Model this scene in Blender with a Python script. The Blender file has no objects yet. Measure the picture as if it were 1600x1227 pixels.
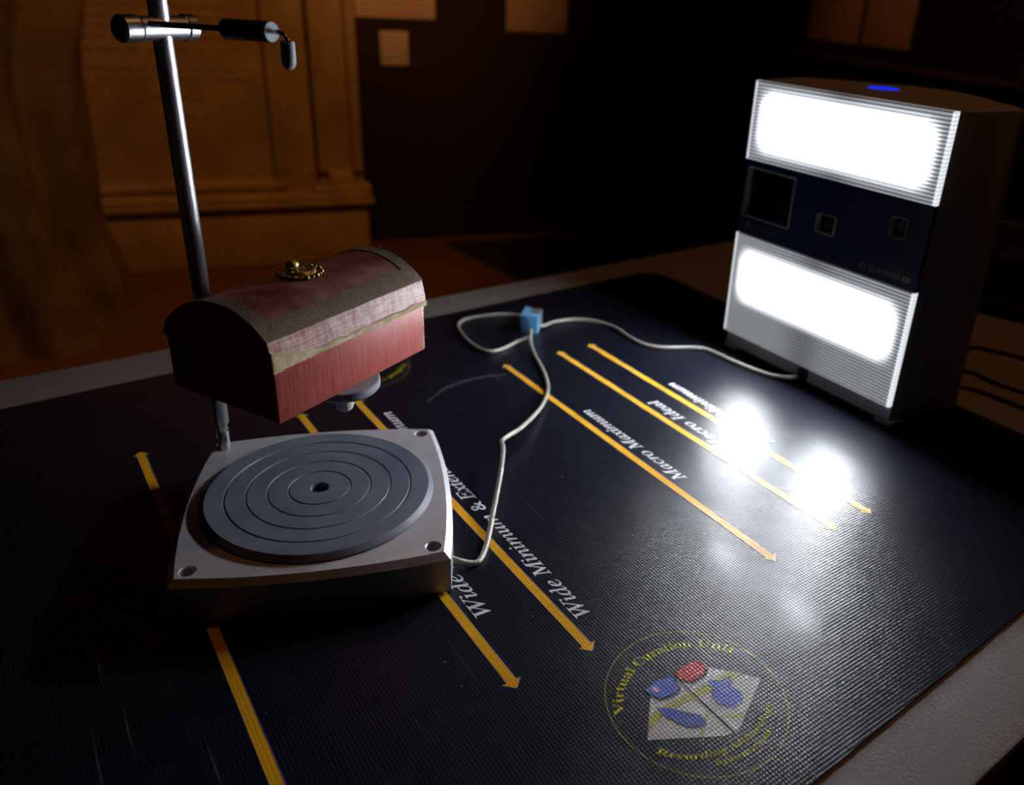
import bpy, bmesh, math, random
from mathutils import Vector, Matrix
PI = math.pi
R = math.radians
random.seed(7)
SC = bpy.context.scene
COL = SC.collection
TZ = 0.75                      # height of the table top above the floor (metres)

# ------------------------------------------------------------------ camera, world, lights, exposure
def make_camera():
    th, ro = R(24.5215), R(3.0679)
    fwd = Vector((0, math.cos(th), -math.sin(th))); rt = Vector((1, 0, 0)); up = Vector((0, math.sin(th), math.cos(th)))
    r = rt * math.cos(ro) + up * math.sin(ro); u = up * math.cos(ro) - rt * math.sin(ro)
    cd = bpy.data.cameras.new('camera'); co = bpy.data.objects.new('camera', cd); COL.objects.link(co)
    m = Matrix((r, u, -fwd)).transposed().to_4x4(); m.translation = Vector((0, 0, 0.37692 + TZ)); co.matrix_world = m
    cd.sensor_width = 36; cd.sensor_fit = 'HORIZONTAL'; cd.lens = 1279.9 / 1600 * 36
    cd.shift_x = -(906.03 - 800) / 1600; cd.shift_y = (561.41 - 613.5) / 1600
    cd.clip_start = 0.01; cd.clip_end = 60
    cd.dof.use_dof = True; cd.dof.focus_distance = 0.55; cd.dof.aperture_fstop = 5.0; cd.dof.aperture_blades = 7
    SC.camera = co
make_camera()
w = bpy.data.worlds.new('world'); SC.world = w; w.use_nodes = True
w.node_tree.nodes['Background'].inputs[0].default_value = (0.55, 0.6, 1, 1); w.node_tree.nodes['Background'].inputs[1].default_value = 0.0005
SC.view_settings.view_transform = 'Standard'; SC.view_settings.look = 'None'; SC.view_settings.exposure = 0; SC.view_settings.gamma = 1
SC.view_settings.use_curve_mapping = False
try:
    SC.cycles.use_denoising = True; SC.cycles.max_bounces = 8; SC.cycles.sample_clamp_indirect = 4
except Exception: pass

WU = Vector((math.cos(R(22)), math.sin(R(22)), 0)); WV = Vector((-math.sin(R(22)), math.cos(R(22)), 0)); W0 = Vector((-.72, 3.78, 0))
def wl(s, off, z): return W0 + WU * s - WV * off + Vector((0, 0, z))      # a point on / in front of the back wall
def aim(o, tgt):
    o.rotation_euler = (Vector(tgt) - o.location).to_track_quat('-Z', 'Y').to_euler()
def spot(name, loc, tgt, watts, col, size, blend, rad):
    l = bpy.data.lights.new(name, 'SPOT'); l.energy = watts; l.color = col; l.spot_size = R(size); l.spot_blend = blend; l.shadow_soft_size = rad
    o = bpy.data.objects.new(name, l); COL.objects.link(o); o.location = loc; aim(o, tgt); return o
WARM = (1.0, .365, .065)
spot('gallery_spotlight', wl(-.2, 2.3, 2.9), wl(-1.05, .2, .65), 60, WARM, 62, .6, .06)
spot('gallery_spotlight', wl(.1, 2.3, 2.9), wl(.05, 0, 1.45), 72, (1.0, .45, .18), 34, .8, .06)
spot('gallery_spotlight', Vector((.85, .95, 2.95)), Vector((.1, .80, .75)), 9.5, (1.0, .38, .13), 70, .7, .12)
spot('gallery_spotlight', Vector((.2, 1.6, 2.95)), Vector((1.15, 2.9, 1.05)), 20, (1.0, .42, .16), 34, .8, .08)

# ------------------------------------------------------------------ materials
def mat(name, col=(.5, .5, .5), rough=.5, metal=0, spec=.5, **k):
    m = bpy.data.materials.new(name); m.use_nodes = True
    b = m.node_tree.nodes['Principled BSDF']
    b.inputs['Base Color'].default_value = (*col, 1); b.inputs['Roughness'].default_value = rough
    b.inputs['Metallic'].default_value = metal; b.inputs['Specular IOR Level'].default_value = spec
    for a, v in k.items(): b.inputs[a].default_value = v
    return m
class N:                       # tiny node helper
    def __init__(s, m): s.t = m.node_tree; s.b = m.node_tree.nodes['Principled BSDF']
    def add(s, typ, ins=None, **props):
        n = s.t.nodes.new(typ)
        for k, v in props.items(): setattr(n, k, v)
        for k, v in (ins or {}).items():
            if isinstance(v, bpy.types.NodeSocket): s.t.links.new(v, n.inputs[k])
            else: n.inputs[k].default_value = v
        return n
    def m(s, op, a, b=0.0, c=0.0, clamp=False): return s.add('ShaderNodeMath', {0: a, 1: b, 2: c}, operation=op, use_clamp=clamp).outputs[0]
    def mix(s, f, a, b, mode='MIX'):
        n = s.add('ShaderNodeMix', {0: f}, data_type='RGBA', blend_type=mode)
        for i, v in ((6, a), (7, b)):
            if isinstance(v, bpy.types.NodeSocket): s.t.links.new(v, n.inputs[i])
            else: n.inputs[i].default_value = (*v, 1)
        return n.outputs[2]
    def coords(s, scale=(1, 1, 1), rot=(0, 0, 0)):
        c = s.add('ShaderNodeTexCoord'); return s.add('ShaderNodeMapping', {0: c.outputs['Object'], 2: rot, 3: scale}).outputs[0]
    def noise(s, vec, scale, detail=3, rough=.5): return s.add('ShaderNodeTexNoise', {'Vector': vec, 'Scale': scale, 'Detail': detail, 'Roughness': rough}).outputs[0]
    def ramp(s, f, lo, hi): return s.add('ShaderNodeMapRange', {0: f, 1: lo, 2: hi}).outputs[0]
    def bump(s, h, strength=1, dist=.001):
        n = s.add('ShaderNodeBump', {'Strength': strength, 'Distance': dist, 'Height': h}); s.t.links.new(n.outputs[0], s.b.inputs['Normal'])
    def link(s, o, name): s.t.links.new(o, s.b.inputs[name])
def noisy(name, a, b, rough, scale, bump=0, bdist=.001, metal=0, stretch=(1, 1, 1), spec=.5, lo=.35, hi=.65):
    m = mat(name, a, rough, metal, spec); n = N(m); v = n.coords(stretch); f = n.noise(v, scale, 4)
    n.link(n.mix(n.ramp(f, lo, hi), a, b), 'Base Color')
    if bump: n.bump(n.noise(v, scale * 2.2, 3), bump, bdist)
    return m

# ------------------------------------------------------------------ mesh helpers
def obj(name, bm, m, parent=None, angle=35, loc=None):
    bmesh.ops.recalc_face_normals(bm, faces=bm.faces)
    for f in bm.faces: f.smooth = True
    for e in bm.edges:
        e.smooth = not (len(e.link_faces) == 2 and e.calc_face_angle(0) > R(angle))
    me = bpy.data.meshes.new(name); bm.to_mesh(me); bm.free()
    for x in (m if isinstance(m, (list, tuple)) else [m]): me.materials.append(x)
    o = bpy.data.objects.new(name, me); COL.objects.link(o)
    if parent: o.parent = parent
    if loc: o.location = loc
    return o
def tag(o, label, cat, group=None):
    o['label'] = label; o['category'] = cat
    if group: o['group'] = group
    return o
def struct(o): o['kind'] = 'structure'; return o
def thing(name, label, cat, loc=(0, 0, 0), rz=0, group=None):
    o = bpy.data.objects.new(name, None); o.empty_display_size = .05; COL.objects.link(o); o.location = loc; o.rotation_euler = (0, 0, rz)
    return tag(o, label, cat, group)
def box(bm, x0, x1, y0, y1, z0, z1, bev=0, seg=2, mtx=None):
    r = bmesh.ops.create_cube(bm, size=1); vs = r['verts']
    M = Matrix.Translation(((x0 + x1) / 2, (y0 + y1) / 2, (z0 + z1) / 2)) @ Matrix.Diagonal((x1 - x0, y1 - y0, z1 - z0, 1))
    bmesh.ops.transform(bm, matrix=(mtx or Matrix()) @ M, verts=vs)
    if bev: bmesh.ops.bevel(bm, geom=list({e for v in vs for e in v.link_edges}), offset=bev, segments=seg, affect='EDGES', profile=.5)
    return bm
def B(*a, **k): return box(bmesh.new(), *a, **k)
def loft(bm, loops, closed=True, cap=True, mi=0):
    vl = [[bm.verts.new(p) for p in l] for l in loops]; n = len(loops[0])
    for a, b in zip(vl, vl[1:]):
        for i in range(n if closed else n - 1):
            j = (i + 1) % n; f = bm.faces.new((a[i], a[j], b[j], b[i])); f.material_index = mi
    if cap and closed:
        for l in (vl[0], vl[-1]):
            f = bm.faces.new(l); f.material_index = mi
    return vl
def lathe(bm, prof, seg=48, axis=None, closed=False):
    n = len(prof); rings = []
    for k in range(seg):
        a = 2 * PI * k / seg
        rings.append([bm.verts.new((r * math.cos(a), r * math.sin(a), z)) for r, z in prof])
    for k in range(seg):
        A, Bq = rings[k], rings[(k + 1) % seg]
        for i in range(n if closed else n - 1):
            j = (i + 1) % n; bm.faces.new((A[i], Bq[i], Bq[j], A[j]))
    bmesh.ops.remove_doubles(bm, verts=bm.verts, dist=1e-7)
    return bm
def place(bm, p, d, roll=0):   # z axis -> direction d, at p
    q = Vector(d).normalized().to_track_quat('Z', 'Y').to_matrix().to_4x4()
    bmesh.ops.transform(bm, matrix=Matrix.Translation(p) @ q @ Matrix.Rotation(roll, 4, 'Z'), verts=bm.verts); return bm
def rod(p, q, r, seg=20, bev=0):
    p, q = Vector(p), Vector(q); h = (q - p).length; b = bev or min(r, h) * .12
    return place(lathe(bmesh.new(), [(0, 0), (r - b, 0), (r, b), (r, h - b), (r - b, h), (0, h)], seg), p, q - p)
def catmull(pts, n=6):
    P = [Vector(p) for p in pts]; P = [P[0] * 2 - P[1]] + P + [P[-1] * 2 - P[-2]]; out = []
    for i in range(1, len(P) - 2):
        a, b, c, d = P[i - 1:i + 3]
        for k in range(n):
            t = k / n; out.append(.5 * ((2 * b) + (c - a) * t + (2 * a - 5 * b + 4 * c - d) * t * t + (3 * b - a - 3 * c + d) * t ** 3))
    out.append(P[-2]); return out
def tube(bm, pts, r, seg=10):
    pts = [Vector(p) for p in pts]; n = len(pts); T = [(pts[min(i + 1, n - 1)] - pts[max(i - 1, 0)]).normalized() for i in range(n)]
    u = T[0].orthogonal().normalized(); loops = []
    for i in range(n):
        u = (u - T[i] * u.dot(T[i])).normalized(); v = T[i].cross(u); rr = r(i / (n - 1)) if callable(r) else r
        loops.append([pts[i] + (u * math.cos(2 * PI * k / seg) + v * math.sin(2 * PI * k / seg)) * rr for k in range(seg)])
    loft(bm, loops); return bm
def prism(bm, pts, z0, z1):
    loft(bm, [[(x, y, z0) for x, y in pts], [(x, y, z1) for x, y in pts]]); return bm
def rounded(pts, r, seg=8):    # round the corners of a polygon
    out = []; n = len(pts)
    for i in range(n):
        a, b, c = (Vector(pts[(i + k) % n]) for k in (-1, 0, 1)); d1 = (a - b).normalized(); d2 = (c - b).normalized()
        ang = d1.angle(d2); t = r / math.tan(ang / 2); p, q = b + d1 * t, b + d2 * t; ce = b + (d1 + d2).normalized() * (r / math.sin(ang / 2))
        a0 = math.atan2(*(p - ce).yx); a1 = math.atan2(*(q - ce).yx); da = (a1 - a0 + PI) % (2 * PI) - PI
        out += [(ce.x + r * math.cos(a0 + da * k / seg), ce.y + r * math.sin(a0 + da * k / seg)) for k in range(seg + 1)]
    return out
def holed(bm, outer, holes, z):    # flat face with holes in it
    es = []
    for lp in [outer] + holes:
        vs = [bm.verts.new((x, y, z)) for x, y in lp]; es += [bm.edges.new((vs[i], vs[(i + 1) % len(vs)])) for i in range(len(vs))]
    bmesh.ops.triangle_fill(bm, edges=es, use_beauty=True, use_dissolve=False)
def circ(cx, cy, r, n=32): return [(cx + r * math.cos(2 * PI * k / n), cy + r * math.sin(2 * PI * k / n)) for k in range(n)]

def styled(s, st):             # serif italic / serif bold letters of the built-in font
    o = ''
    for c in s:
        if st == 'i' and c == 'h': o += chr(0x210E)
        elif st and 'A' <= c <= 'Z': o += chr({'i': 0x1D434, 'b': 0x1D400}[st] + ord(c) - 65)
        elif st and 'a' <= c <= 'z': o += chr({'i': 0x1D44E, 'b': 0x1D41A}[st] + ord(c) - 97)
        else: o += c
    return o
def letters(s, st, width=None, height=None):   # bmesh of flat lettering, base line y = 0, starting at x = 0
    cu = bpy.data.curves.new('lettering', 'FONT'); cu.body = styled(s, st); cu.resolution_u = 4; cu.size = 1; cu.offset = .008 if st == 'i' else 0
    o = bpy.data.objects.new('lettering', cu); COL.objects.link(o)
    me = bpy.data.meshes.new_from_object(o.evaluated_get(bpy.context.evaluated_depsgraph_get()))
    bpy.data.objects.remove(o); bpy.data.curves.remove(cu)
    bm = bmesh.new(); bm.from_mesh(me); bpy.data.meshes.remove(me)
    x0 = min(v.co.x for v in bm.verts); x1 = max(v.co.x for v in bm.verts)
    sy = height / .68 if height else width / (x1 - x0); sx = width / (x1 - x0) if width else sy
    for v in bm.verts: v.co = Vector(((v.co.x - x0) * sx, v.co.y * sy, 0))
    return bm

# ------------------------------------------------------------------ room
m_wall = noisy('dark red wall paint', (.013, .0016, .0016), (.010, .0014, .0014), .85, 3, .1, .002)
m_wallr = noisy('dark wall paint', (.012, .009, .011), (.009, .007, .008), .85, 3)
def wood_floor():
    m = mat('brown floor boards', rough=.6); n = N(m); v = n.coords((1, 1, 1), (0, 0, R(22)))
    br = n.add('ShaderNodeTexBrick', {'Vector': v, 'Color1': (.20, .095, .035, 1), 'Color2': (.16, .075, .028, 1), 'Mortar': (.05, .025, .01, 1), 'Scale': 1.0, 'Mortar Size': .002, 'Brick Width': 1.2, 'Row Height': .09})
    n.link(n.mix(.35, br.outputs[0], n.add('ShaderNodeTexNoise', {'Vector': n.coords((1, 14, 1), (0, 0, R(22))), 'Scale': 6}).outputs[1], 'OVERLAY'), 'Base Color'); return m
m_floor = wood_floor()
m_ceil = mat('dark ceiling paint', (.05, .045, .04), .9)
SL, SR, VB, VF, HC = -3.6, 1.3766, 0, -5.2, 3.2
Wp = lambda s, v, z=0: W0 + WU * s + WV * v + Vector((0, 0, z))
def slab(name, c, m):          # a wall / floor slab from 4 corners and an outward thickness direction
    pts, th = c; bm = bmesh.new(); loft(bm, [[p for p in pts], [p + th for p in pts]]); return struct(obj(name, bm, m))
slab('floor', ([Wp(SL, VB), Wp(SR, VB), Wp(SR, VF), Wp(SL, VF)], Vector((0, 0, -.1))), m_floor)
slab('ceiling', ([Wp(SL, VB, HC), Wp(SR, VB, HC), Wp(SR, VF, HC), Wp(SL, VF, HC)], Vector((0, 0, .1))), m_ceil)
slab('wall_back', ([Wp(SL, VB), Wp(SR, VB), Wp(SR, VB, HC), Wp(SL, VB, HC)], WV * .1), m_wall)
slab('wall_right', ([Wp(SR, VB), Wp(SR, VF), Wp(SR, VF, HC), Wp(SR, VB, HC)], WU * .1), m_wallr)
slab('wall_left', ([Wp(SL, VB), Wp(SL, VF), Wp(SL, VF, HC), Wp(SL, VB, HC)], WU * -.1), m_wallr)
slab('wall_front', ([Wp(SL, VF), Wp(SR, VF), Wp(SR, VF, HC), Wp(SL, VF, HC)], WV * -.1), m_wallr)

# ------------------------------------------------------------------ table
m_table = mat('grey laminate', (.36, .34, .325), .55); _n = N(m_table); _v = _n.coords(); _n.bump(_n.noise(_v, 420, 2), .35, .0008)
a38 = R(38.2); e1 = Vector((math.cos(a38), math.sin(a38))); e2 = Vector((-e1.y, e1.x))
tp0 = Vector((-.0808, 1.0838)); t_right = (Vector((.815, 1.585)) - tp0).dot(e1); t_front = (Vector((.243, .3235)) - tp0).dot(e2)
tt = thing('display_table', 'grey laminate table under the black scanning mat', 'table', (tp0.x, tp0.y, 0), a38)
obj('tabletop', B(-1.9, t_right, t_front, 0, TZ - .03, TZ, bev=.003), m_table, tt)
m_leg = mat('dark steel leg', (.05, .05, .05), .4, .8)
for sx in (-1.8, t_right - .1):
    for sy in (t_front + .08, -.08):
        obj('leg', B(sx - .02, sx + .02, sy - .02, sy + .02, 0, TZ - .03, bev=.003), m_leg, tt)

# ------------------------------------------------------------------ scanning mat with its print
PHI = R(-53.4)
mr = thing('scanning_mat', 'black ribbed rubber mat printed with orange arrows and white lettering, on the grey table', 'mat', (.008156, .863403, TZ), PHI)
def print_mat(name, col, dusty=False, rough=.29):
    m = mat(name, col, rough, 0, .38); n = N(m); c = n.add('ShaderNodeTexCoord', object=mr).outputs['Object']
    x = n.add('ShaderNodeSeparateXYZ', {0: c})
    wv = lambda ax: n.m('SINE', n.m('MULTIPLY', x.outputs[ax], 2 * PI / .0023))
    h = n.m('ADD', wv(0), n.m('MULTIPLY', wv(1), 1.0))
    big = n.noise(c, 22, 2)
    h = n.m('ADD', n.m('MULTIPLY', h, .5), n.m('MULTIPLY', big, 8.0))
    n.bump(h, 1.0, GRID)
    n.b.inputs['Coat Weight'].default_value = COAT; n.b.inputs['Coat Roughness'].default_value = .13; n.b.inputs['Coat IOR'].default_value = 1.5
    f = n.noise(c, 9, 5, .65)
    n.link(n.ramp(f, .25, .8) if False else n.m('ADD', rough - .05, n.m('MULTIPLY', f, .14)), 'Roughness')
    if dusty:
        vo = n.add('ShaderNodeTexVoronoi', {'Vector': c, 'Scale': 105}).outputs
        wn = n.add('ShaderNodeTexWhiteNoise', {0: vo['Position']}).outputs[0]
        rad = n.m('MULTIPLY', n.m('POWER', wn, 5.0), .10)
        speck = n.m('LESS_THAN', vo['Distance'], rad)
        patch = n.ramp(n.noise(c, 5, 3), .40, .62)
        haze = n.m('MULTIPLY', n.ramp(n.noise(c, 55, 3, .6), .50, .80), n.m('MULTIPLY', patch, .022))
        sc = n.add('ShaderNodeMapping', {0: c, 2: (0, 0, R(24)), 3: (9, 260, 1)}).outputs[0]
        scr = n.m('MULTIPLY', n.ramp(n.noise(sc, 1.0, 2), .68, .75), n.m('MULTIPLY', patch, .12))
        sc2 = n.add('ShaderNodeMapping', {0: c, 2: (0, 0, R(-52)), 3: (7, 300, 1)}).outputs[0]
        scr2 = n.m('MULTIPLY', n.ramp(n.noise(sc2, 1.0, 2), .69, .76), n.m('MULTIPLY', patch, .12))
        f2 = n.m('ADD', n.m('ADD', haze, n.m('MULTIPLY', speck, .35)), n.m('ADD', scr, scr2), clamp=True)
        n.link(n.mix(f2, col, (.55, .58, .62)), 'Base Color')
    return m
GRID = .000080; COAT = .055
m_mat = print_mat('black ribbed rubber', (.0065, .0075, .0150), True)
m_or = print_mat('orange print', (.86, .44, .016)); m_bl = print_mat('blue print', (.02, .03, .28)); m_wh = print_mat('white print', (.90, .90, .93))
m_ye = print_mat('yellow print', (.50, .47, .02)); m_gr = print_mat('green ring print', (.22, .27, .03)); m_pl = print_mat('pale map print', (.52, .52, .50))
m_my = print_mat('map yellow print', (.42, .42, .10)); m_rd = print_mat('red lens print', (.62, .02, .03)); m_vb = print_mat('blue lens print', (.09, .13, .55)); m_bk = print_mat('black line print', (.012, .012, .02))
m_pk = print_mat('pink glint print', (.75, .45, .55)); m_vd = print_mat('dark blue figure print', (.05, .07, .40))
sb = lambda t: -.1652 + .0441 * t
sf = lambda t: .5160 + .042 * t
MP = rounded([(sb(-.245), .245), (sb(.82), -.82), (sf(.82), -.82), (sf(-.245), .245)], .03)
obj('rubber_sheet', prism(bmesh.new(), MP, .0002, .002), m_mat, mr)
ZP = .0021
def flat(pts, z=ZP, bm=None):
    bm = bm or bmesh.new(); vs = [bm.verts.new((x, y, z)) for x, y in pts]; f = bm.faces.new(vs); f.normal_update()
    if f.normal.z < 0: f.normal_flip()
    return bm
def printed(name, bm, m, parent, z=None):
    if z is not None:
        for v in bm.verts: v.co.z = z
    o = obj(name, bm, m, parent)
    if o.data.polygons and sum(p.normal.z for p in o.data.polygons) < 0: o.data.flip_normals()
    return o
def arrow_pts(s0, s1, y, g=0):
    hw, hh, hl = .0033 + g, .0064 + g * 1.6, .0064
    return [(s0 - g * 1.3, y), (s0 + hl + g * .5, y - hh), (s0 + hl + g * .5, y - hw), (s1 - hl - g * .5, y - hw), (s1 - hl - g * .5, y - hh), (s1 + g * 1.3, y), (s1 - hl - g * .5, y + hh), (s1 - hl - g * .5, y + hw), (s0 + hl + g * .5, y + hw), (s0 + hl + g * .5, y + hh)]
ARW = [-.0015, .0409, .1107, .2764, .3311, .4652]
for t in ARW:
    ao = printed('arrow', flat(arrow_pts(0, .3880, -t), ZP + .0001), m_or, mr)
    printed('arrow_outline', flat(arrow_pts(0, .3880, -t, .0007), ZP), m_bl, ao)
def line_text(s, t_arrow, start, end):     # read from the far side of the table, letter tops towards the arrow
    bm = letters(s, 'i', width=start - end, height=.0108)
    for v in bm.verts: v.co = Vector((start - v.co.x, -(t_arrow - .0190 + v.co.y), ZP + .0002))
    return printed('lettering', bm, m_wh, mr)
line_text('Macro Minimum', ARW[0], .268, .1250)
line_text('Macro Ideal', ARW[1], .2535, .1470)
line_text('Macro Maximum', ARW[2], .2710, .1290)
line_text('Wide Minimum & Extended Minimum', ARW[3], .3600, .0375)
line_text('Wide Ideal', ARW[4], .3250, .2230)
def emblem(cs, ct, turn):
    E = bpy.data.objects.new('emblem', None); COL.objects.link(E); E.parent = mr; E.location = (cs, -ct, 0); E.rotation_euler = (0, 0, turn)
    E['label'] = 'round emblem in a thin green ring'
    bm = bmesh.new(); n = 96; a = [bm.verts.new((.0536 * math.cos(2 * PI * k / n), .0536 * math.sin(2 * PI * k / n), ZP)) for k in range(n)]
    b = [bm.verts.new((.0529 * math.cos(2 * PI * k / n), .0529 * math.sin(2 * PI * k / n), ZP)) for k in range(n)]
    for k in range(n): bm.faces.new((a[k], a[(k + 1) % n], b[(k + 1) % n], b[k]))
    printed('emblem_ring', bm, m_gr, E)
    def arc_text(s, rx, ry, a0, a1, inward, h):
        bm = letters(s, 'b', width=1.0, height=h)
        for v in bm.verts:
            x, y = v.co.x, v.co.y; a = R(a0 + (a1 - a0) * x); r = 1 / math.sqrt((math.cos(a) / rx) ** 2 + (math.sin(a) / ry) ** 2); rr = r - y if inward else r + y
            v.co = Vector((rr * math.cos(a), rr * math.sin(a), ZP + .0001))
        printed('emblem_lettering', bm, m_ye, E)
    arc_text('Virtual Curation Unit', .0376, .0455, 253, 107, False, .0062)
    arc_text('Recording Archaeology', .0386, .0495, 290, 412, True, .0042)
    arc_text('Systematically', .0448, .0500, 331, 390, True, .0034)
    P = lambda name, pts, m, z: printed(name, flat(pts, ZP + z * .0001), m, E)
    P('map_sheet', [(.0077, -.0431), (-.0161, -.0212), (-.0165, -.0102), (-.0145, 0), (.0304, .0008), (.0291, -.005)], m_pl, 1)
    P('map_sheet', [(-.0145, 0), (-.0141, .0216), (.0108, .0432), (.0298, .0061), (.03, .0012)], m_pl, 1)
    P('map_patch', [(-.0044, -.0319), (-.0051, -.02), (-.004, -.0001), (.0009, .0007), (-.0007, -.0109), (-.0002, -.0255), (.0044, -.0394)], m_my, 2)
    P('map_patch', [(-.0039, .0005), (-.0037, .0145), (-.0041, .031), (.001, .0353), (.0035, .0257), (.0019, .0092), (.0011, .001)], m_my, 2)
    P('map_patch', [(.0177, .0048), (.0247, .0153), (.0256, .0133), (.0187, .0025)], m_my, 2)
    P('map_patch', [(.0123, -.0039), (.0133, -.0023), (.0221, -.0151), (.0212, -.017)], m_my, 2)
    P('fold_line', [(-.0172, -.0012), (-.0174, .0004), (.0305, .0019), (.0307, .0004)], m_bk, 3)
    P('lens_edge', [(-.0200, -.0219), (-.0218, -.0116), (-.0200, -.0022), (-.0098, -.0025), (-.0071, -.0076), (-.0088, -.0194), (-.0149, -.0221)], m_bk, 3)
    P('blue_lens', [(-.0202, -.0218), (-.0222, -.0119), (-.0203, -.0022), (-.0107, -.0034), (-.0089, -.0076), (-.0104, -.0187), (-.016, -.021)], m_vb, 4)
    P('lens_glint', circ(-.0171, -.0165, .0022, 14), m_pk, 5)
    P('lens_edge', [(-.0195, .0016), (-.0216, .0102), (-.0202, .0203), (-.0117, .0212), (-.0086, .0161), (-.0079, .0051), (-.0144, -.0003)], m_bk, 3)
    P('red_lens', [(-.0207, .0025), (-.0219, .0093), (-.0206, .0207), (-.0126, .0202), (-.0105, .0161), (-.0095, .0056), (-.0157, .0011)], m_rd, 4)
    P('spearhead', [(-.0066, -.0244), (-.0016, -.0179), (.0059, -.0117), (.0111, -.0068), (.0177, -.0074), (.0174, -.012), (.0137, -.0188), (.0042, -.023), (-.0011, -.0247)], m_vd, 4)
    P('vase', [(-.0051, .0148), (-.0011, .021), (-.0002, .0272), (.0037, .0261), (.0045, .0226), (.0108, .0253), (.0164, .0225), (.0183, .0164), (.0159, .0105), (.0096, .0073), (.0034, .0092), (.0002, .0136), (-.0025, .0128)], m_vb, 4)
emblem(.4500, .2468, 0)
emblem(-.0680, .2480, PI)
m_scr = print_mat('pale scuff', (.30, .31, .34))
def scratch(pts, wd):
    bm = bmesh.new(); P = catmull([(s, -t, ZP + .00005) for s, t in pts], 8); L = []
    for i, p in enumerate(P):
        d = (P[min(i + 1, len(P) - 1)] - P[max(i - 1, 0)]).normalized(); nn = Vector((-d.y, d.x, 0)) * wd * (.5 + .5 * random.random()); L.append((bm.verts.new(p + nn), bm.verts.new(p - nn)))
    for a, b in zip(L, L[1:]): bm.faces.new((a[0], b[0], b[1], a[1]))
    return printed('scratch', bm, m_scr, mr)
scratch([(.0375, .2195), (.0300, .2070), (.0186, .1875), (.0146, .1561), (.0180, .1350), (.0233, .1191)], .0005)

# ------------------------------------------------------------------ turntable
m_al = noisy('anodised aluminium', (.70, .70, .73), (.62, .62, .65), .42, 60, .06, .0005, metal=.30)
m_plat = noisy('dark blue grey rubber', (.12, .15, .21), (.21, .24, .30), .45, 24, .05, .0005, lo=.3, hi=.75)
m_dark = mat('black rubber', (.01, .01, .01), .6)
TYAW = R(14.364); TS, TH = .0757, .0333
tb = thing('turntable', 'square aluminium turntable with bowed sides and a dark grooved platter', 'turntable', (-.18271, .49608, TZ + .0021), TYAW)
def bowed(s, bow, z, n=12):
    out = []
    for k in range(4):
        a = k * PI / 2; ca, sa = math.cos(a), math.sin(a)
        for i in range(n):
            t = -1 + 2 * i / n; x, y = s + bow * (1 - t * t), t * s
            out.append((x * ca - y * sa, x * sa + y * ca, z))
    return out
bm = bmesh.new(); SO, BOW = .0862, .0068
loft(bm, [bowed(SO, BOW, .0015), bowed(SO, BOW, TH - .0061), bowed(SO - .0040, BOW, TH - .0021)], cap=False)
bm.faces.new([bm.verts.new(p) for p in bowed(SO, BOW, .0015)])
HO = [(sx * TS, sy * TS) for sx in (-1, 1) for sy in (-1, 1)]
holed(bm, [(x, y) for x, y, z in bowed(SO - .0040, BOW, 0)], [circ(x, y, .0054, 28) for x, y in HO], TH - .0021)
for x, y in HO:
    loft(bm, [[(*c, TH - .0021) for c in circ(x, y, .0054, 28)], [(*c, TH - .0029) for c in circ(x, y, .0046, 28)], [(*c, TH - .0151) for c in circ(x, y, .0046, 28)]], cap=False)
    bm.faces.new([bm.verts.new((*c, TH - .0151)) for c in circ(x, y, .0046, 28)])
bmesh.ops.remove_doubles(bm, verts=bm.verts, dist=1e-6)
obj('turntable_base', bm, m_al, tb, 25)
for x, y in HO: obj('foot', rod((x * .9, y * .9, 0), (x * .9, y * .9, .0016), .007), m_dark, tb)
RG = [.0214, .0357, .0499, .0642]
prof = [(.0060, TH - .0035)]
zt = .0380 - .0021
prof += [(.0060, zt - .0012), (.0066, zt)]
for r in RG: prof += [(r - .0008, zt), (r - .0001, zt - .0009), (r + .0001, zt - .0009), (r + .0008, zt)]
prof += [(.0772, zt), (.0780, zt - .0005), (.0808, zt - .0034), (.0808, zt - .0040), (.0785, zt - .0041), (.0785, TH - .0018)]
obj('platter', lathe(bmesh.new(), prof, 128), m_plat, tb, 30)
obj('spindle_hole', lathe(bmesh.new(), [(0, TH - .0015), (.0058, TH - .0015), (.0058, TH - .0010), (0, TH - .0010)], 32), m_dark, tb)

# ------------------------------------------------------------------ gripper stand
m_steel = mat('polished steel', (.66, .66, .72), .36, 1)
m_steel2 = mat('turned steel', (.70, .70, .72), .26, 1)
m_chrome = mat('bright chrome', (.85, .85, .87), .28, 1)
m_blk = mat('black plastic', (.012, .012, .013), .35)
m_pad = noisy('grey pad', (.34, .37, .42), (.29, .32, .37), .5, 40)
m_nyl = mat('white nylon', (.72, .72, .68), .35, 0, .5)
PX, PY = -.2745, .5500
gs = thing('gripper_stand', 'tall steel pole with clamp arm and grey support pad, rising from the turntable corner', 'stand', (PX, PY, TZ), 0)
z0 = TH - .0130
obj('pole_stub', lathe(bmesh.new(), [(0, z0), (.0044, z0), (.0046, z0 + .001), (.0046, .0485), (.0044, .0490), (.0044, .0500), (.0047, .0505), (.0054, .0560), (0, .0560)], 28), m_steel2, gs)
_bm = bmesh.new()
for k in range(2):
    box(_bm, -.0028, .0028, .0036, .00485, .0440, .0510, bev=.0003, mtx=Matrix.Rotation(R(-62) + PI * k, 4, 'Z'))
obj('spanner_flat', _bm, m_chrome, gs)
obj('pole', lathe(bmesh.new(), [(0, .0560), (.0056, .0560), (.0060, .0568), (.0060, .5395), (.0055, .54), (0, .54)], 36), m_steel, gs)
ax = Vector((.457, .889, 0)).normalized(); pr = Vector((.889, -.457, 0)); ZC = .3395
cl = obj('cross_clamp', rod(ax * -.0165 + Vector((0, 0, ZC)), ax * .0165 + Vector((0, 0, ZC)), .0074, 32, .0006), m_steel, gs)
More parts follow.
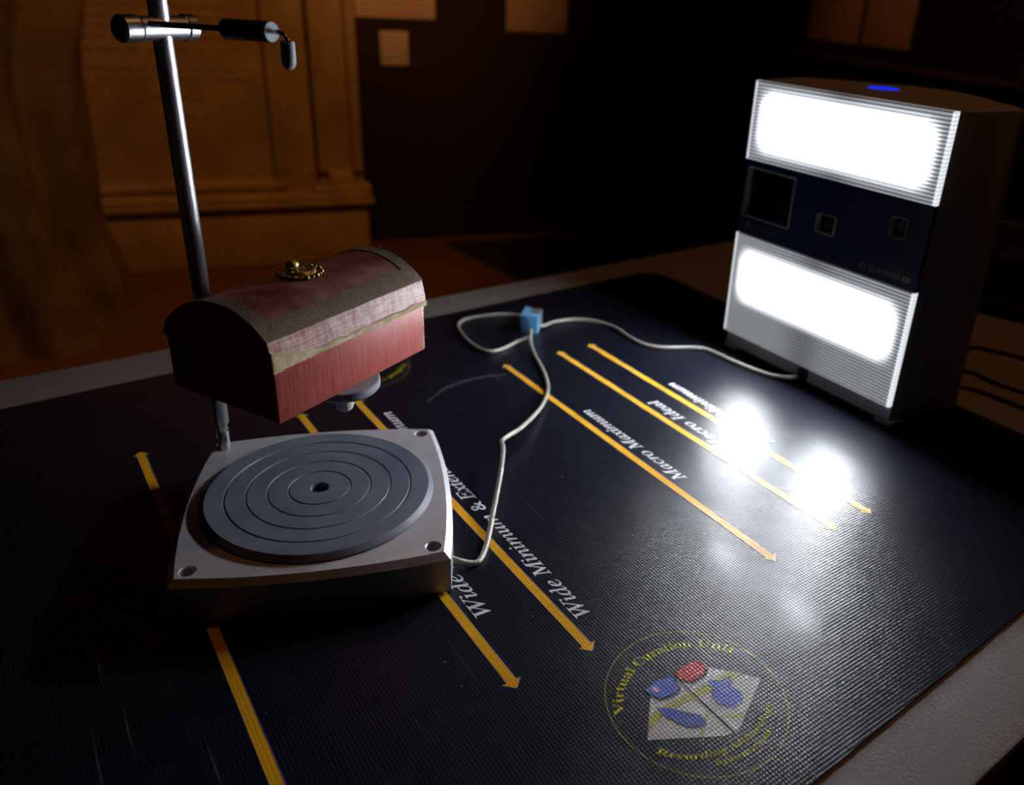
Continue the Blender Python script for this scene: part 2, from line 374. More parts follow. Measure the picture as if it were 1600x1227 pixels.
def knob(a0, a1, r):
    n = 36; bm = bmesh.new(); L = []
    for aa, k in ((a0, .86), (a0 + (a1 - a0) * .12, 1), (a0 + (a1 - a0) * .88, 1), (a1, .86)):
        L.append([(r * k * (1 - .02 * (i % 2)) * math.cos(2 * PI * i / n), r * k * (1 - .02 * (i % 2)) * math.sin(2 * PI * i / n), aa) for i in range(n)])
    loft(bm, L); return place(bm, (0, 0, ZC), ax)
obj('knurled_knob', knob(-.0290, -.0165, .0084), m_chrome, cl); obj('knurled_knob', knob(.0155, .0235, .0084), m_chrome, cl)
P0 = ax * -.0118 + Vector((0, 0, ZC + .0030)); rd = Vector((.889, -.457, .020)).normalized()
obj('upper_rod', rod(P0 - rd * .0105, P0 + rd * .076, .0017), m_blk, gs)
obj('rod_sleeve', rod(P0 + rd * .073, P0 + rd * .1095, .0057, 28), m_blk, gs)
obj('sleeve_end', rod(P0 + rd * .1095, P0 + rd * .1103, .0054, 28), m_pad, gs)
E0 = P0 + rd * .1103
hk = [E0, E0 + rd * .005, E0 + rd * .0085 + Vector((0, 0, -.0010)), E0 + rd * .0105 + Vector((0, 0, -.0028)), E0 + rd * .011 + Vector((0, 0, -.0060))]
obj('hook_wire', tube(bmesh.new(), catmull(hk, 6), .0013, 12), m_steel2, gs)
T0 = E0 + rd * .011 + Vector((0, 0, -.0195))
obj('rubber_tip', place(lathe(bmesh.new(), [(0, 0), (.0018, .0004), (.0034, .0020), (.0040, .0042), (.0040, .0150), (.0036, .0154), (0, .0154)], 28), T0, (0, 0, 1)), m_pad, gs)
BZ = .1163                                  # underside of the casket
dc = Vector((-.1665 - PX, .5175 - PY, 0))
lc = obj('lower_clamp', rod((0, 0, BZ - .024), (0, 0, BZ - .006), .0100, 28), m_blk, gs)
obj('lower_rod', rod(dc.normalized() * .009 + Vector((0, 0, BZ - .012)), dc + Vector((0, 0, BZ - .012)), .0035), m_blk, gs)
pd = obj('support_pad', place(lathe(bmesh.new(), [(0, -.001), (.0190, -.001), (.0238, .0004), (.0256, .0026), (.0256, .0072), (.0246, .0079), (0, .0079)], 64), dc + Vector((0, 0, BZ - .0081)), (0, 0, 1)), m_pad, gs)
obj('pad_knob', place(lathe(bmesh.new(), [(0, 0), (.0030, .0005), (.0056, .0026), (.0066, .0060), (.0066, .0190), (0, .0190)], 32), dc + Vector((.001, -.004, BZ - .0240)), (0, 0, 1)), m_nyl, gs)

# ------------------------------------------------------------------ casket
def casket_mats():
    m1 = mat('worn red paper', rough=.45, spec=.4); n = N(m1); v = n.coords((1, 1, .07)); f = n.noise(v, 900, 3); g = n.noise(n.coords((1, 1, 1)), 60, 4)
    c = n.mix(n.ramp(f, .30, .72), (.36, .045, .036), (.52, .115, .095)); c = n.mix(n.m('MULTIPLY', n.ramp(g, .5, .8), .30), c, (.55, .22, .19))
    x = n.add('ShaderNodeSeparateXYZ', {0: n.add('ShaderNodeTexCoord').outputs['Object']}).outputs[0]
    edge = n.m('MULTIPLY', n.ramp(n.m('ADD', x, n.m('MULTIPLY', f, .004)), .1428, .1458), n.ramp(n.noise(n.coords((.2, 1, 1)), 700, 1), .46, .54))
    n.link(n.mix(edge, c, (.72, .66, .55)), 'Base Color'); n.bump(f, .25, .0006)
    m2 = mat('bloomed maroon leather', rough=.38, spec=.5); n = N(m2); v = n.coords(); f = n.noise(v, 38, 5, .6)
    n.link(n.mix(n.ramp(f, .36, .68), (.120, .018, .020), (.270, .135, .130)), 'Base Color'); n.link(n.m('ADD', .28, n.m('MULTIPLY', n.noise(v, 70, 4), .3)), 'Roughness'); n.bump(n.noise(v, 300, 3), .15, .0006)
    m3 = mat('satin pink red lip', rough=.30, spec=.6); n = N(m3); f = n.noise(n.coords((.06, 1, 1)), 1100, 3); g = n.noise(n.coords((1, 1, .1)), 350, 3)
    n.link(n.mix(n.ramp(n.m('MULTIPLY', n.m('ADD', f, g), .5), .35, .62), (.34, .10, .10), (.66, .46, .44)), 'Base Color'); n.bump(f, .5, .0008)
    m4 = mat('dull gilt paper', rough=.42, metal=.25); n = N(m4); v = n.coords((1, 1, 1)); ch = n.add('ShaderNodeTexVoronoi', {'Vector': v, 'Scale': 800}).outputs['Distance']; g = n.noise(v, 90, 4)
    n.link(n.mix(n.ramp(ch, .1, .6), n.mix(n.ramp(g, .4, .7), (.18, .16, .115), (.28, .25, .18)), (.12, .10, .07)), 'Base Color'); n.bump(ch, .4, .0005)
    m5 = noisy('bare plaster', (.62, .50, .30), (.42, .31, .16), .8, 120, .5, .0015)
    return m1, m2, m3, m4, m5
m_red, m_lea, m_lip, m_gilt, m_plas = casket_mats()
CA = R(62.3); CL, CW, CH = .1445, .1000, .0375
ck = thing('casket', 'small red casket with arched maroon lid, gilt borders and brass knob, above the turntable', 'casket', (-.18601, .44703, TZ + BZ), CA)
obj('body', B(.0004, CL - .0004, .0004, CW - .0004, 0, CH, bev=.0009), m_red, ck)
SIDE, SIDEB, RISE, INS = .0180, .0085, .0205, .0024
def arch(t, dz=0):             # t 0..1 across the width; the lid sits a little lower at the back
    def P(t):
        q = 2 * t - 1
        return INS + (CW - 2 * INS) * t, CH + SIDE + (SIDEB - SIDE) * t + RISE * (1 - abs(q) ** 2.3)
    y, z = P(t); (ya, za), (yb, zb) = P(t - .004), P(t + .004); nrm = Vector((0, za - zb, yb - ya)).normalized()
    return Vector((0, y, z)) + nrm * dz
NA = 28
lidp = [Vector((0, -.0008, CH + .0004))] + [Vector((0, -.0004, CH + .006))] + [arch(i / NA) for i in range(NA + 1)] + [Vector((0, CW + .0004, CH + .004)), Vector((0, CW + .0008, CH + .0004))]
bm = bmesh.new()
loft(bm, [[p + Vector((x, 0, 0)) for p in lidp] for x in (-.0006, .0008, CL - .0008, CL + .0006)])
for f in bm.faces:
    f.normal_update(); c = f.calc_center_median()
    f.material_index = 1 if (c.z < CH + SIDE - .001 and abs(f.normal.y) > .6) or abs(f.normal.x) > .7 else 0
for f in bm.faces:
    if abs(f.normal.x) > .7: f.material_index = 2
obj('lid', bm, [m_lea, m_lip, m_red], ck, 40)
def band(x0, x1, t0, t1, dz=.0006):
    n = max(2, int(NA * (t1 - t0)) + 1); bm = bmesh.new(); L = []
    xs = [x0 + (x1 - x0) * i / 16 for i in range(17)] if x1 - x0 > .05 else [x0, x1]
    for x in xs:
        w1 = [arch(t0 + (t1 - t0) * i / n, dz) + Vector((x, 0, 0)) for i in range(n + 1)]; w0 = [arch(t0 + (t1 - t0) * i / n, -.0004) + Vector((x, 0, 0)) for i in range(n, -1, -1)]
        L.append(w1 + w0)
    loft(bm, L); return obj('gilt_border', bm, m_gilt, ck, 40)
band(-.0009, .0095, 0, 1); band(CL - .0095, CL + .0009, 0, 1); band(.0095, CL - .0095, 0, .115); band(.0095, CL - .0095, .885, 1)
def seam():                    # plaster laid bare along the lid joint, thick at the near corner
    bm = bmesh.new(); n = 48; L = []
    for i in range(n + 1):
        x = -.0012 + (CL + .0016) * i / n; u = i / n
        h = .0026 + .0092 * max(0, 1 - u / .26) ** 1.4 + .0010 * math.sin(u * 37) * random.random() + .0006 * random.random()
        L.append([(x, -.0019, CH - .0006 - .0004 * random.random()), (x, -.0021, CH + h * .5), (x, -.0013, CH + h), (x, .001, CH + h), (x, .001, CH - .0006)])
    loft(bm, L); return obj('worn_plaster_edge', bm, m_plas, ck, 60)
seam()
obj('chipped_corner', prism(bmesh.new(), [(-.0018, -.0018), (.006, -.0021), (.003, .004), (-.0017, .0065)], CH - .0015, CH + .0105), m_plas, ck)
m_brass = noisy('aged brass', (.66, .50, .20), (.38, .26, .08), .38, 150, 0, 0, metal=.85)
kb = obj('brass_rosette', lathe(bmesh.new(), [(0, 0), (.0130, 0), (.0140, .0006), (.0140, .0014), (.0128, .0020), (.0112, .0016), (.0104, .0030), (.0094, .0036), (.0082, .0028), (.0064, .0016), (.0050, .0030), (.0034, .0034), (0, .0036)], 48), m_brass, ck)
kc = arch(.47) + Vector((CL * .49, 0, 0)); kb.location = kc
bm = bmesh.new()
for k in range(22):
    a = 2 * PI * k / 22
    bmesh.ops.create_uvsphere(bm, u_segments=10, v_segments=7, radius=.00165 if k % 2 else .0013, matrix=Matrix.Translation((.0142 * math.cos(a), .0142 * math.sin(a), .0012)))
obj('rosette_beading', bm, m_brass, kb)
bm = bmesh.new()
for k in range(10):
    a = 2 * PI * k / 10; bmesh.ops.create_uvsphere(bm, u_segments=8, v_segments=6, radius=.0014, matrix=Matrix.Translation((.0074 * math.cos(a), .0074 * math.sin(a), .0022)))
obj('rosette_scrollwork', bm, m_brass, kb)
obj('knob', lathe(bmesh.new(), [(0, .001), (.0024, .001), (.0022, .0025), (.0034, .0036), (.0044, .0052), (.0046, .0068), (.0038, .0086), (.0020, .0097), (0, .0100)], 28), m_brass, kb).location = (-.0035, .0030, 0)
m_thr = mat('frayed thread', (.35, .28, .18), .8)
bm = bmesh.new()
for k in range(9):
    p = arch(.42 + .03 * k, .0005) + Vector((CL + .0005, 0, 0)); q = p + Vector((random.uniform(-.001, .003), random.uniform(-.002, .004), random.uniform(.0006, .0022)))
    tube(bm, [p, (p + q) / 2 + Vector((0, .0004, .0006)), q], .00012, 5)
obj('frayed_thread', bm, m_thr, ck)

# ------------------------------------------------------------------ scanner
SYAW = R(-53.857)
m_hous = noisy('pale grey plastic housing', (.46, .46, .46), (.43, .43, .43), .55, 200, .1, .0004)
m_band = mat('glossy navy panel', (.005, .026, .110), .3)
m_bezel = mat('white bezel', (.75, .77, .80), .4)
m_lens = mat('dark window glass', (.006, .006, .007), .08, 0, .6)
sn = thing('scanner', 'upright box scanner with two glowing ribbed light panels and a navy band, on the mat', 'scanner', (.23133, .78762, TZ + .0021), SYAW)
HS = .2965
def plan(k, z, e=0):
    half = [(.1112, .004), (.1150, .02), (.1205, .045), (.1245, .068), (.1225, .082), (.108, .098), (.0863, .111), (.060, .130), (.030, .147), (0, .152)]
    pts = [(x - e, .004 + (y - .004) * k) for x, y in half]; pts = pts + [(-x, y) for x, y in reversed(pts[:-1])]
    return [(x, y + (e if i in (0, len(pts) - 1) else -e), z) for i, (x, y) in enumerate(pts)]
bm = bmesh.new()
loft(bm, [plan(1.24, .006), plan(1.20, .05), plan(1.12, .15), plan(1.03, HS - .003), plan(1.02, HS - .0008, .0012), plan(1.01, HS, .003)])
obj('housing', bm, m_hous, sn, 28)
for x in (-.1045, .1045):
    obj('foot', B(x - .0098, x + .0098, .0042, .030, 0, .0062, bev=.0008), m_hous, sn)
for x in (-.07, .07): obj('foot', B(x - .01, x + .01, .11, .13, 0, .0062, bev=.0008), m_hous, sn)
PA, PB = .1388, .2175
LAMP = 205
def glow(name, zc, z0, z1, zl):
    m = bpy.data.materials.new(name); m.use_nodes = True; t = m.node_tree; t.nodes.clear()
    n = N.__new__(N); n.t = t
    x = n.add('ShaderNodeSeparateXYZ', {0: n.add('ShaderNodeTexCoord').outputs['Object']}); X, Z = x.outputs[0], x.outputs[2]
    sq = lambda s: n.m('MULTIPLY', s, s)
    q4 = lambda v: sq(sq(v))
    lob = lambda cx: n.m('EXPONENT', n.m('MULTIPLY', n.m('ADD', q4(n.m('DIVIDE', n.m('SUBTRACT', X, cx), .024)), q4(n.m('DIVIDE', n.m('SUBTRACT', Z, zl), .0125))), -1.0))
    lobes = n.m('MULTIPLY', n.m('ADD', lob(-.061), lob(.061)), LAMP)
    soft = lambda v, c, h, s: n.ramp(n.m('ABSOLUTE', n.m('SUBTRACT', v, c)), h + s, h - s)
    rib = n.m('ADD', .5, n.m('MULTIPLY', n.m('SINE', n.m('MULTIPLY', n.m('SUBTRACT', Z, z0), 2 * PI / RIB)), .5))
    core = n.m('MULTIPLY', n.m('MULTIPLY', soft(X, 0, .097, .010), soft(Z, zc, .0255, .011)), 1.0)
    core = n.m('MULTIPLY', n.m('MULTIPLY', n.m('POWER', core, 1.6), 7.0), n.m('ADD', core, n.m('MULTIPLY', n.m('SUBTRACT', 1.0, core), rib)))
    dimx = n.m('SUBTRACT', 1.0, n.m('MULTIPLY', n.m('EXPONENT', n.m('MULTIPLY', sq(n.m('DIVIDE', X, .016)), -.5)), .45))
    base = n.m('MULTIPLY', n.m('ADD', .05, n.m('MULTIPLY', n.m('POWER', rib, 1.5), .40)), dimx)
    edge = n.ramp(n.m('ABSOLUTE', X), .1085, .1095)
    tot = n.m('ADD', n.m('ADD', base, n.m('MULTIPLY', edge, .6)), n.m('ADD', core, lobes))
    em = n.add('ShaderNodeEmission', {0: (.89, .95, 1.0, 1), 1: tot}); gl = n.add('ShaderNodeBsdfPrincipled', {'Base Color': (.6, .62, .63, 1), 'Roughness': .2})
    ad = n.add('ShaderNodeAddShader', {0: em.outputs[0], 1: gl.outputs[0]}); out = n.add('ShaderNodeOutputMaterial', {0: ad.outputs[0]})
    return m
RIB = .0034
def light_panel(z0, z1, zc, zl, label):
    n = round((z1 - z0) / RIB); pr = []
    for i in range(n):
        a = z0 + (z1 - z0) * i / n; h = (z1 - z0) / n
        pr += [(-.0018, a), (-.0030, a + h * .35), (-.0030, a + h * .65)]
    pr += [(-.0018, z1), (.0038, z1), (.0038, z0)]
    bm = bmesh.new(); NX = 12
    loft(bm, [[(-.1112 + .2224 * k / NX, y, z) for y, z in pr] for k in range(NX + 1)])
    o = obj('light_panel', bm, glow('lit ribbed cover', zc, z0, z1, zl), sn, 10); o['label'] = label; return o
light_panel(PB + .0004, HS - .0004, .2575, .2640, 'upper glowing ribbed panel'); light_panel(.0235, PA - .0004, .0940, .0935, 'lower glowing ribbed panel')
def rect(x0, x1, z0, z1, r, seg=5): return rounded([(x0, z0), (x1, z0), (x1, z1), (x0, z1)], r, seg)
WINS = [rect(-.1060, -.0415, .1585, .2105, .0018), rect(-.0085, .0145, .1655, .1845, .0022), rect(.0735, .0905, .1825, .2010, .0022)]
bm = bmesh.new(); holed(bm, [(-.1112, PA), (.1112, PA), (.1112, PB), (-.1112, PB)], WINS, 0)
for v in bm.verts: v.co = Vector((v.co.x, -.0012, v.co.y))
bo = [(-.1112, PA), (.1112, PA), (.1112, PB), (-.1112, PB)]
loft(bm, [[(x, -.0012, z) for x, z in bo], [(x, .0036, z) for x, z in bo]], cap=False)
bmesh.ops.remove_doubles(bm, verts=bm.verts, dist=1e-6)
bd = obj('navy_band', bm, m_band, sn)
for i, w in enumerate(WINS):
    c = Vector((sum(p[0] for p in w) / len(w), sum(p[1] for p in w) / len(w))); kf = 1 - .0012 / (max(p[1] for p in w) - c.y); mf = (1 + kf) / 2; inn = [((x - c.x) * kf + c.x, (z - c.y) * kf + c.y) for x, z in w]; mid = [((x - c.x) * mf + c.x, (z - c.y) * mf + c.y) for x, z in w]
    bm = bmesh.new(); loft(bm, [[(x, -.0012, z) for x, z in w], [(x, -.0032, z) for x, z in w], [(x, -.0034, z) for x, z in mid], [(x, .0036, z) for x, z in inn]], cap=False)
    obj('window_bezel', bm, m_bezel, bd)
    bm = bmesh.new(); bm.faces.new([bm.verts.new((x, .0032, z)) for x, z in inn])
    p = obj('window_glass', bm, m_lens, bd)
m_opt = mat('grey optics', (.03, .03, .03), .4, .2)
bm = bmesh.new()
for x, z, r in ((-.070, .188, .006), (-.058, .184, .004), (-.066, .174, .0045), (-.055, .172, .004), (-.076, .198, .003), (-.064, .165, .003), (-.052, .180, .0025)):
    b2 = lathe(bmesh.new(), [(r * .7, 0), (r, 0), (r, .0006), (r * .7, .0006)], 20, closed=True); place(b2, (x, .0030, z), (0, -1, 0))
    me = bpy.data.meshes.new('ring'); b2.to_mesh(me); b2.free(); bm.from_mesh(me); bpy.data.meshes.remove(me)
obj('optics', bm, m_opt, bd)
for x, z in ((.003, .175), (.082, .192)):
    obj('camera_lens', place(lathe(bmesh.new(), [(0, 0), (.0058, 0), (.0058, .0008), (.0040, .0008), (.0030, .0003), (0, .0003)], 28), (x, .0031, z), (0, -1, 0)), m_opt, bd)
m_txt = mat('grey badge print', (.42, .43, .45), .4); m_txtd = mat('dim grey badge print', (.13, .14, .15), .4); m_txr = mat('dim red badge print', (.22, .05, .04), .4)
def badge(s, x0, x1, z, h, m, name='badge_lettering'):
    bm = letters(s, '', width=x1 - x0, height=h)
    for v in bm.verts: v.co = Vector((x0 + v.co.x, -.00135, z + v.co.y))
    return obj(name, bm, m, bd)
badge('3D SCANNER', .0475, .0940, .1455, .0052, m_txt); badge('NextEngine', -.0930, -.0500, .1475, .0050, m_txtd); badge('Desktop', .0800, .1030, .1535, .0042, m_txr)
bm = bmesh.new(); bm.faces.new([bm.verts.new((x, -.00135, z)) for x, z in rect(.0955, .1045, .1455, .1507, .0012)]); obj('badge_plate', bm, m_txt, bd)
badge('HD', .0965, .1035, .1467, .0030, m_band)
for v in bd.children[-1].data.vertices: v.co.y -= .0001
bm = bmesh.new(); bm.faces.new([bm.verts.new((x, -.00135, z)) for x, z in circ(-.0985, .1497, .0034, 24)]); obj('badge_disc', bm, m_txtd, bd)
m_btn = mat('lit blue button', (.02, .03, .3), .4, **{'Emission Color': (.01, .03, 1, 1), 'Emission Strength': .8})
obj('power_button', place(lathe(bmesh.new(), [(0, 0), (.0150, 0), (.0150, .0008), (.0140, .0011), (0, .0011)], 48), (-.0215, .082, HS - .0002), (0, 0, 1)), m_btn, sn)
obj('cable_socket', B(-.002, .010, .0005, .0045, .0075, .0190, bev=.0008), m_blk, sn)

# ------------------------------------------------------------------ data cable and its taped clip
m_cable = noisy('clear braided cable', (.50, .48, .42), (.36, .34, .29), .38, 500, .3, .0005, metal=.15, stretch=(1, 1, 1))
up = lambda L: [(x, y, z + .0021) for x, y, z in L]
cr = thing('data_cable', 'pale grey braided cable winding from the turntable through a loop to the scanner', 'cable', (-.0588, .8753, TZ), 0)
c1 = [(-0.0865, 0.4588, .011), (-0.0788, 0.4587, .008), (-0.0689, 0.4607, .004), (-0.0635, 0.4645, 0.003), (-0.061, 0.4762, 0.003), (-0.06, 0.4945, 0.004), (-0.0597, 0.5154, 0.008), (-0.0587, 0.5367, 0.014), (-0.0585, 0.5613, 0.019), (-0.0598, 0.5878, 0.021), (-0.0623, 0.6012, 0.021), (-0.059, 0.6108, 0.02), (-0.0487, 0.6394, 0.014), (-0.0372, 0.6839, 0.007), (-0.0319, 0.7167, 0.004), (-0.0311, 0.7471, 0.003), (-0.0387, 0.7842, 0.003), (-0.0493, 0.8191, 0.003), (-0.0566, 0.8489, 0.006), (-0.0587, 0.8753, 0.010)]
c2 = [(-.0590, .878, .0065), (-0.0640, 0.8640, 0.0042), (-0.0725, 0.8555, 0.003), (-0.0868, 0.8333, 0.003), (-0.1, 0.8245, 0.003), (-0.1153, 0.833, 0.003), (-0.1339, 0.8615, 0.003), (-0.1452, 0.8909, 0.003), (-0.1423, 0.9116, 0.003), (-0.1243, 0.9267, 0.003), (-0.0941, 0.9376, 0.003), (-0.0681, 0.9273, 0.006), (-.0590, .915, .010)]
c3 = [(-.0590, .892, .010), (-0.0459, 0.8976, 0.007), (-0.0318, 0.9208, 0.004), (-0.0073, 0.9331, 0.003), (0.0163, 0.9302, 0.003), (0.0396, 0.9149, 0.003), (0.0579, 0.884, 0.003), (0.0757, 0.8657, 0.003), (0.0975, 0.8613, 0.003), (0.1348, 0.8663, 0.003), (0.1486, 0.859, 0.003), (0.1705, 0.8338, 0.003), (0.195, 0.8102, 0.003), (0.2133, 0.7976, 0.004), (0.2243, 0.7875, 0.008), (0.2310, 0.7855, 0.0112)]
for L in (c1, c2, c3):
    L = [Vector(p) - Vector((-.0588, .8753, 0)) for p in up(L)]
    for v in L: v.z -= .0006
    P = catmull(L, 8)
    obj('cable_run', tube(bmesh.new(), P, lambda u: .0021 + .00012 * math.sin(u * 260), 10), m_cable, cr, 60)
m_tape = noisy('blue masking tape', (.10, .32, .62), (.14, .40, .70), .6, 90, .3, .001)
m_grey = mat('grey clip plastic', (.16, .16, .17), .5)
fb = thing('taped_cable_clip', 'small grey clip wrapped in blue tape, holding the cable loop on the mat', 'clip', (-.0600, .8990, TZ + .0021), R(-8))
obj('clip_body', B(-.0095, .0105, -.0140, .0160, 0, .0215, bev=.0012), m_grey, fb)
bm = bmesh.new(); box(bm, -.0102, .0111, -.0147, -.0025, .0003, .0222, bev=.0010)
obj('blue_tape', bm, m_tape, fb)
bm = bmesh.new(); loft(bm, [[(-.0103, -.0140, .0225), (.0020, -.0140, .0228), (-.0020, .0130, .0226), (-.0103, .0160, .0224)], [(-.0103, -.0140, .0218), (.0020, -.0140, .0218), (-.0020, .0130, .0218), (-.0103, .0160, .0215)]]); obj('blue_tape', bm, m_tape, fb)
bm = bmesh.new(); box(bm, -.0103, -.0093, -.0030, .0166, .003, .0220, bev=.0004); obj('blue_tape', bm, m_tape, fb)

# ------------------------------------------------------------------ things behind the scanner
def cord(pts, label):
    P = catmull([(x, y, TZ + .0024) for x, y in pts], 8); tag(obj('power_cord', tube(bmesh.new(), P, .0022, 8), m_blk), label, 'cord')
cord([(.400, .925), (.4267, .8985), (.4532, .9063), (.4801, .9156), (.5227, .8912), (.60, .84), (.70, .82)], 'black cord on the table behind the scanner, nearest the black case')
cord([(.400, .880), (.4109, .8554), (.4289, .8457), (.4419, .8423), (.4586, .8149), (.4897, .7923), (.56, .76), (.66, .75)], 'black cord on the table behind the scanner, the middle one of three')
cord([(.372, .84), (.3852, .806), (.3985, .8044), (.4184, .8022), (.4428, .7793), (.4776, .7408), (.54, .69)], 'black cord on the table behind the scanner, farthest from the black case')
cord([(.70, 1.53), (.752, 1.5091), (.743, 1.4308), (.7621, 1.3987), (.8172, 1.3973), (.9, 1.41)], 'black cord lying on the table beyond the black case')
m_case = noisy('black case plastic', (.016, .014, .014), (.012, .011, .011), .6, 40); m_trim2 = mat('brown metal trim', (.10, .06, .03), .5, .3); m_navy = mat('blue black rim', (.006, .009, .015), .4)
cs = thing('equipment_case', 'low black equipment case with a brown seam on the table behind the scanner', 'case', (.50, 1.075, TZ), R(-35))
obj('case_body', B(0, .30, 0, .20, .024, .082, bev=.004), m_case, cs)
obj('case_rim', B(-.004, .304, -.004, .204, .001, .019, bev=.003), m_navy, cs); obj('seam_trim', B(-.002, .302, -.002, .202, .019, .024, bev=.001), m_trim2, cs)
for k in range(6): obj('case_rib', B(.03 + k * .046, .040 + k * .046, -.0025, .001, .030, .076, bev=.001), m_case, cs)

# ------------------------------------------------------------------ monument, statue, wall labels
m_stone = noisy('tan carved stone', (.52, .40, .24), (.40, .29, .16), .75, 7, .3, .004)
m_ins = mat('brown worn lettering', (.36, .26, .14), .8)
mo = thing('monument', 'tan carved stone wall monument with an inscribed panel and a pilaster, against the back wall', 'monument', tuple(W0), R(22))
def mbox(name, s0, s1, o0, o1, z0, z1, bev=.006, parent=None): return obj(name, B(s0, s1, -o1, -o0, z0, z1, bev=bev), m_stone, parent or mo)
mbox('backing_slab', -2.55, -.335, .005, .17, 0, 2.3)
mbox('plinth', -2.58, -.335, .17, .275, 0, .245, .01)
mbox('base_moulding', -2.60, -.310, .165, .305, .247, .268, .008); mbox('base_moulding', -2.59, -.318, .165, .292, .269, .292, .010)
mbox('inscription_panel', -2.2, -.70, .165, .185, .335, 2.1, .004)
for z in (.300, 2.11): mbox('panel_moulding', -2.26, -.645, .165, .205, z, z + .040, .012)
for s in (-2.26, -.690): mbox('panel_moulding', s, s + .045, .165, .203, .340, 2.11, .012)
pi_ = obj('pilaster', B(-.522, -.340, -.215, -.165, .292, 2.3, bev=.004), m_stone, mo)
for s0, s1, z0, z1 in ((-.520, -.478, .375, 2.2), (-.384, -.342, .375, 2.2), (-.478, -.384, .315, .372)):
    obj('pilaster_frame', B(s0, s1, -.245, -.210, z0, z1, bev=.008), m_stone, pi_)
mbox('pilaster_base', -.545, -.315, .165, .268, .2925, .318, .008)
bm = bmesh.new()
rows = [(.945, -1.40, -.76), (.910, -1.40, -.78), (.875, -1.40, -.77), (.830, -1.40, -.90), (.765, -1.30, -.80), (.730, -1.28, -.74), (.660, -1.18, -.92), (.590, -1.25, -.90), (.548, -1.16, -.97), (.985, -1.35, -.80)]
for z, a, b in rows:
    x = a
    while x < b:
        wd = random.uniform(.02, .09); box(bm, x, min(x + wd, b), -.1862, -.1845, z - .009, z + .009); x += wd + .014
_o = obj('inscription_lettering', bm, m_ins, mo); _o['kind'] = 'stuff'; _o['label'] = 'rows of dark worn lettering'

m_stat = noisy('ochre plaster drapery', (.22, .16, .05), (.13, .09, .03), .75, 6, .2, .004)
def statue():
    bm = bmesh.new(); L = []; nz, na = 60, 120
    key = [(0, .52, .42), (.05, .52, .42), (.06, .40, .33), (.25, .38, .31), (.7, .34, .28), (1.05, .36, .28), (1.45, .38, .25), (1.62, .24, .18), (1.68, .09, .09), (1.78, .10, .12), (1.9, .105, .125), (2.0, .06, .07)]
    key = [(0, .43, .36), (.10, .39, .33), (.35, .35, .30), (.75, .37, .30), (1.05, .41, .31), (1.40, .38, .26), (1.60, .27, .19), (1.68, .09, .09), (1.78, .10, .12), (1.90, .105, .125), (2.0, .06, .07)]
    for i in range(nz + 1):
        z = 2.0 * i / nz
        for (za, xa, ya), (zb, xb, yb) in zip(key, key[1:]):
            if za <= z <= zb: f = (z - za) / (zb - za); f = f * f * (3 - 2 * f); rx, ry = xa + (xb - xa) * f, ya + (yb - ya) * f; break
        fold = 1 if z < 1.5 else max(0, 1 - (z - 1.5) / .15); row = []
        for k in range(na):
            a = 2 * PI * k / na; ph = a + .55 * math.sin(z * 2.1 + a) - z * .5
            d = .095 * math.sin(ph * 6) + .045 * math.sin(ph * 11 + 1.2) + .060 * max(0, math.sin(3.2 * z - 1.6 * a + .5)) ** 3
            g = 1 + d * fold; row.append((rx * g * math.cos(a), ry * g * math.sin(a), z))
        L.append(row)
    loft(bm, L); return bm
tag(obj('draped_statue', statue(), m_stat, None, 80, (-1.935, 2.50, 0)), 'ochre robed statue with hanging folds, standing in front of the carved monument', 'statue')

def wall_label(name, s0, s1, z0, z1, col, label, rows=0):
    m = noisy('label card', col, tuple(c * .9 for c in col), .7, 8); t = thing(name, label, 'label', tuple(wl((s0 + s1) / 2, .001, z0)), R(22)); hw = (s1 - s0) / 2
    obj('card', B(-hw, hw, -.008, 0, 0, z1 - z0, bev=.001), m, t)
    if rows:
        bm = bmesh.new(); mi = mat('label ink', tuple(c * .35 for c in col), .8)
        for r in range(rows):
            z = (z1 - z0) * (1 - (r + .8) / (rows + .8)); x = -hw * .85
            while x < hw * .75: wd = random.uniform(.01, .035); box(bm, x, min(x + wd, hw * .85), -.0086, -.0078, z - .003, z + .003); x += wd + .008
        obj('label_print', bm, mi, t)['kind'] = 'stuff'
wall_label('wall_label', -.311, .022, .963, 1.22, (.62, .46, .36), 'pale pinkish card on the dark wall, next to the monument, above a small notice', 9)
wall_label('wall_notice', -.215, -.098, .775, .911, (.50, .42, .32), 'small square notice on the dark wall below the pinkish card', 4)
wall_label('wall_label', .338, .620, .925, 1.25, (.40, .28, .15), 'tan card alone on the dark back wall, away from the monument', 0)
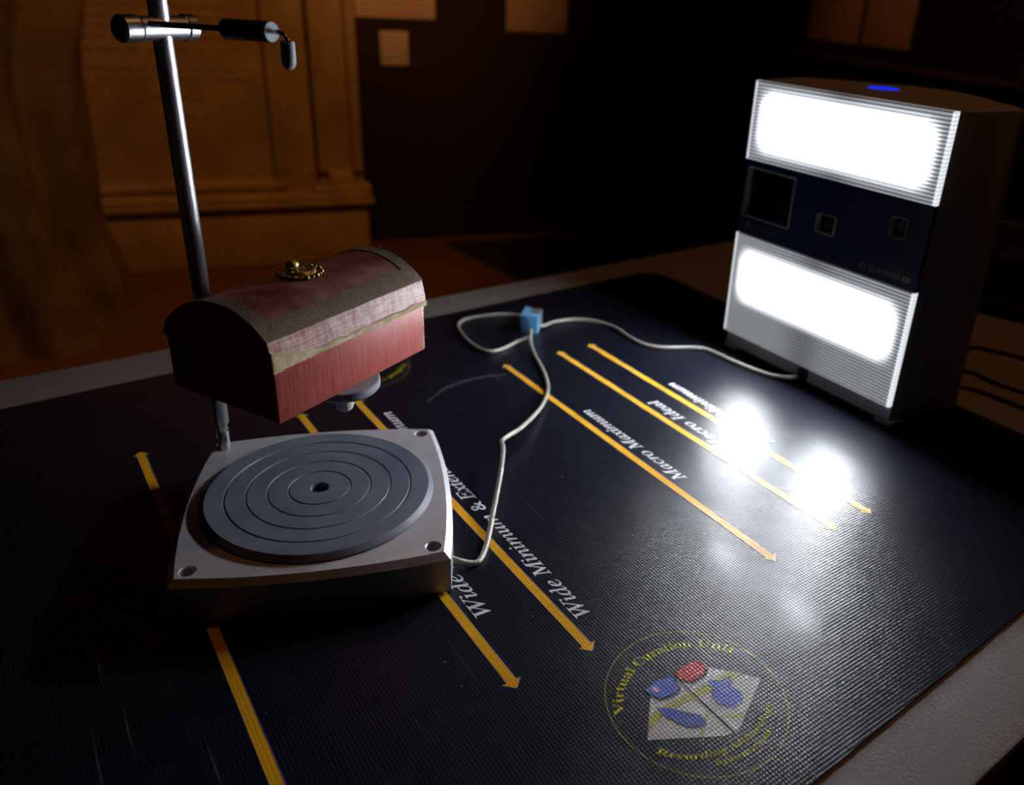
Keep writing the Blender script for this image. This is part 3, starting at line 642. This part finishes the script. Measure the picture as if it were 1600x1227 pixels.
# pages in a case on the right-hand wall
pf = thing('wall_display_frame', 'dark wooden display frame holding two pages on the right wall', 'frame', tuple(Wp(SR - .001, -1.02, .93)), R(22 - 90))
m_fw = noisy('dark frame wood', (.10, .05, .025), (.06, .03, .015), .5, 30, stretch=(1, 8, 8)); m_fb = mat('black frame backing', (.012, .01, .01), .8)
obj('frame_backing', B(-.38, .86, -.012, 0, 0, .55), m_fb, pf)
for a in ((-.40, .88, -.03, .0, -.02, .0), (-.40, .88, -.03, 0, .55, .57), (-.40, -.38, -.03, 0, 0, .55), (.86, .88, -.03, 0, 0, .55)): obj('frame_rail', B(*a, bev=.003), m_fw, pf)
m_pg = noisy('aged paper', (.62, .38, .26), (.56, .33, .22), .8, 10)
for nm, a0, a1, lab in (('page', -.215, .095, 'aged page on the right wall frame, the one nearer the back corner'), ('page', .118, .370, 'aged page on the right wall frame, the one farther from the back corner')):
    o = tag(obj(nm, B(a0, a1, -.0165, -.0125, .048, .36, bev=.0008), m_pg, None), lab, 'page', None); o.matrix_world = Matrix.Translation(Wp(SR - .001, -1.02, .93)) @ Matrix.Rotation(R(22 - 90), 4, 'Z')
m_shadow = noisy('black carpet', (.010, .008, .008), (.007, .006, .006), .95, 120, .4, .003)  # thin black sheet put in for the shade on this part of the floor
shd = bmesh.new(); d1 = Vector((.470, -.541, 0)).normalized(); d2 = Vector((.755, .655, 0)); p0 = Vector((-.72, 3.78, 0)) + d1 * .06 - WV * .06
loft(shd, [[p0 + Vector((0, 0, .0005)), p0 + d1 * 3.2 + Vector((0, 0, .0005)), p0 + d1 * 3.2 + d2 * .9 + Vector((0, 0, .0005)), p0 + WU * 1.6 + Vector((0, 0, .0005))], [p0 + Vector((0, 0, .008)), p0 + d1 * 3.2 + Vector((0, 0, .008)), p0 + d1 * 3.2 + d2 * .9 + Vector((0, 0, .008)), p0 + WU * 1.6 + Vector((0, 0, .008))]])
tag(obj('floor_shadow', shd, m_shadow), 'thin black sheet standing in for shade on the brown floor below the dark back wall', 'shadow')
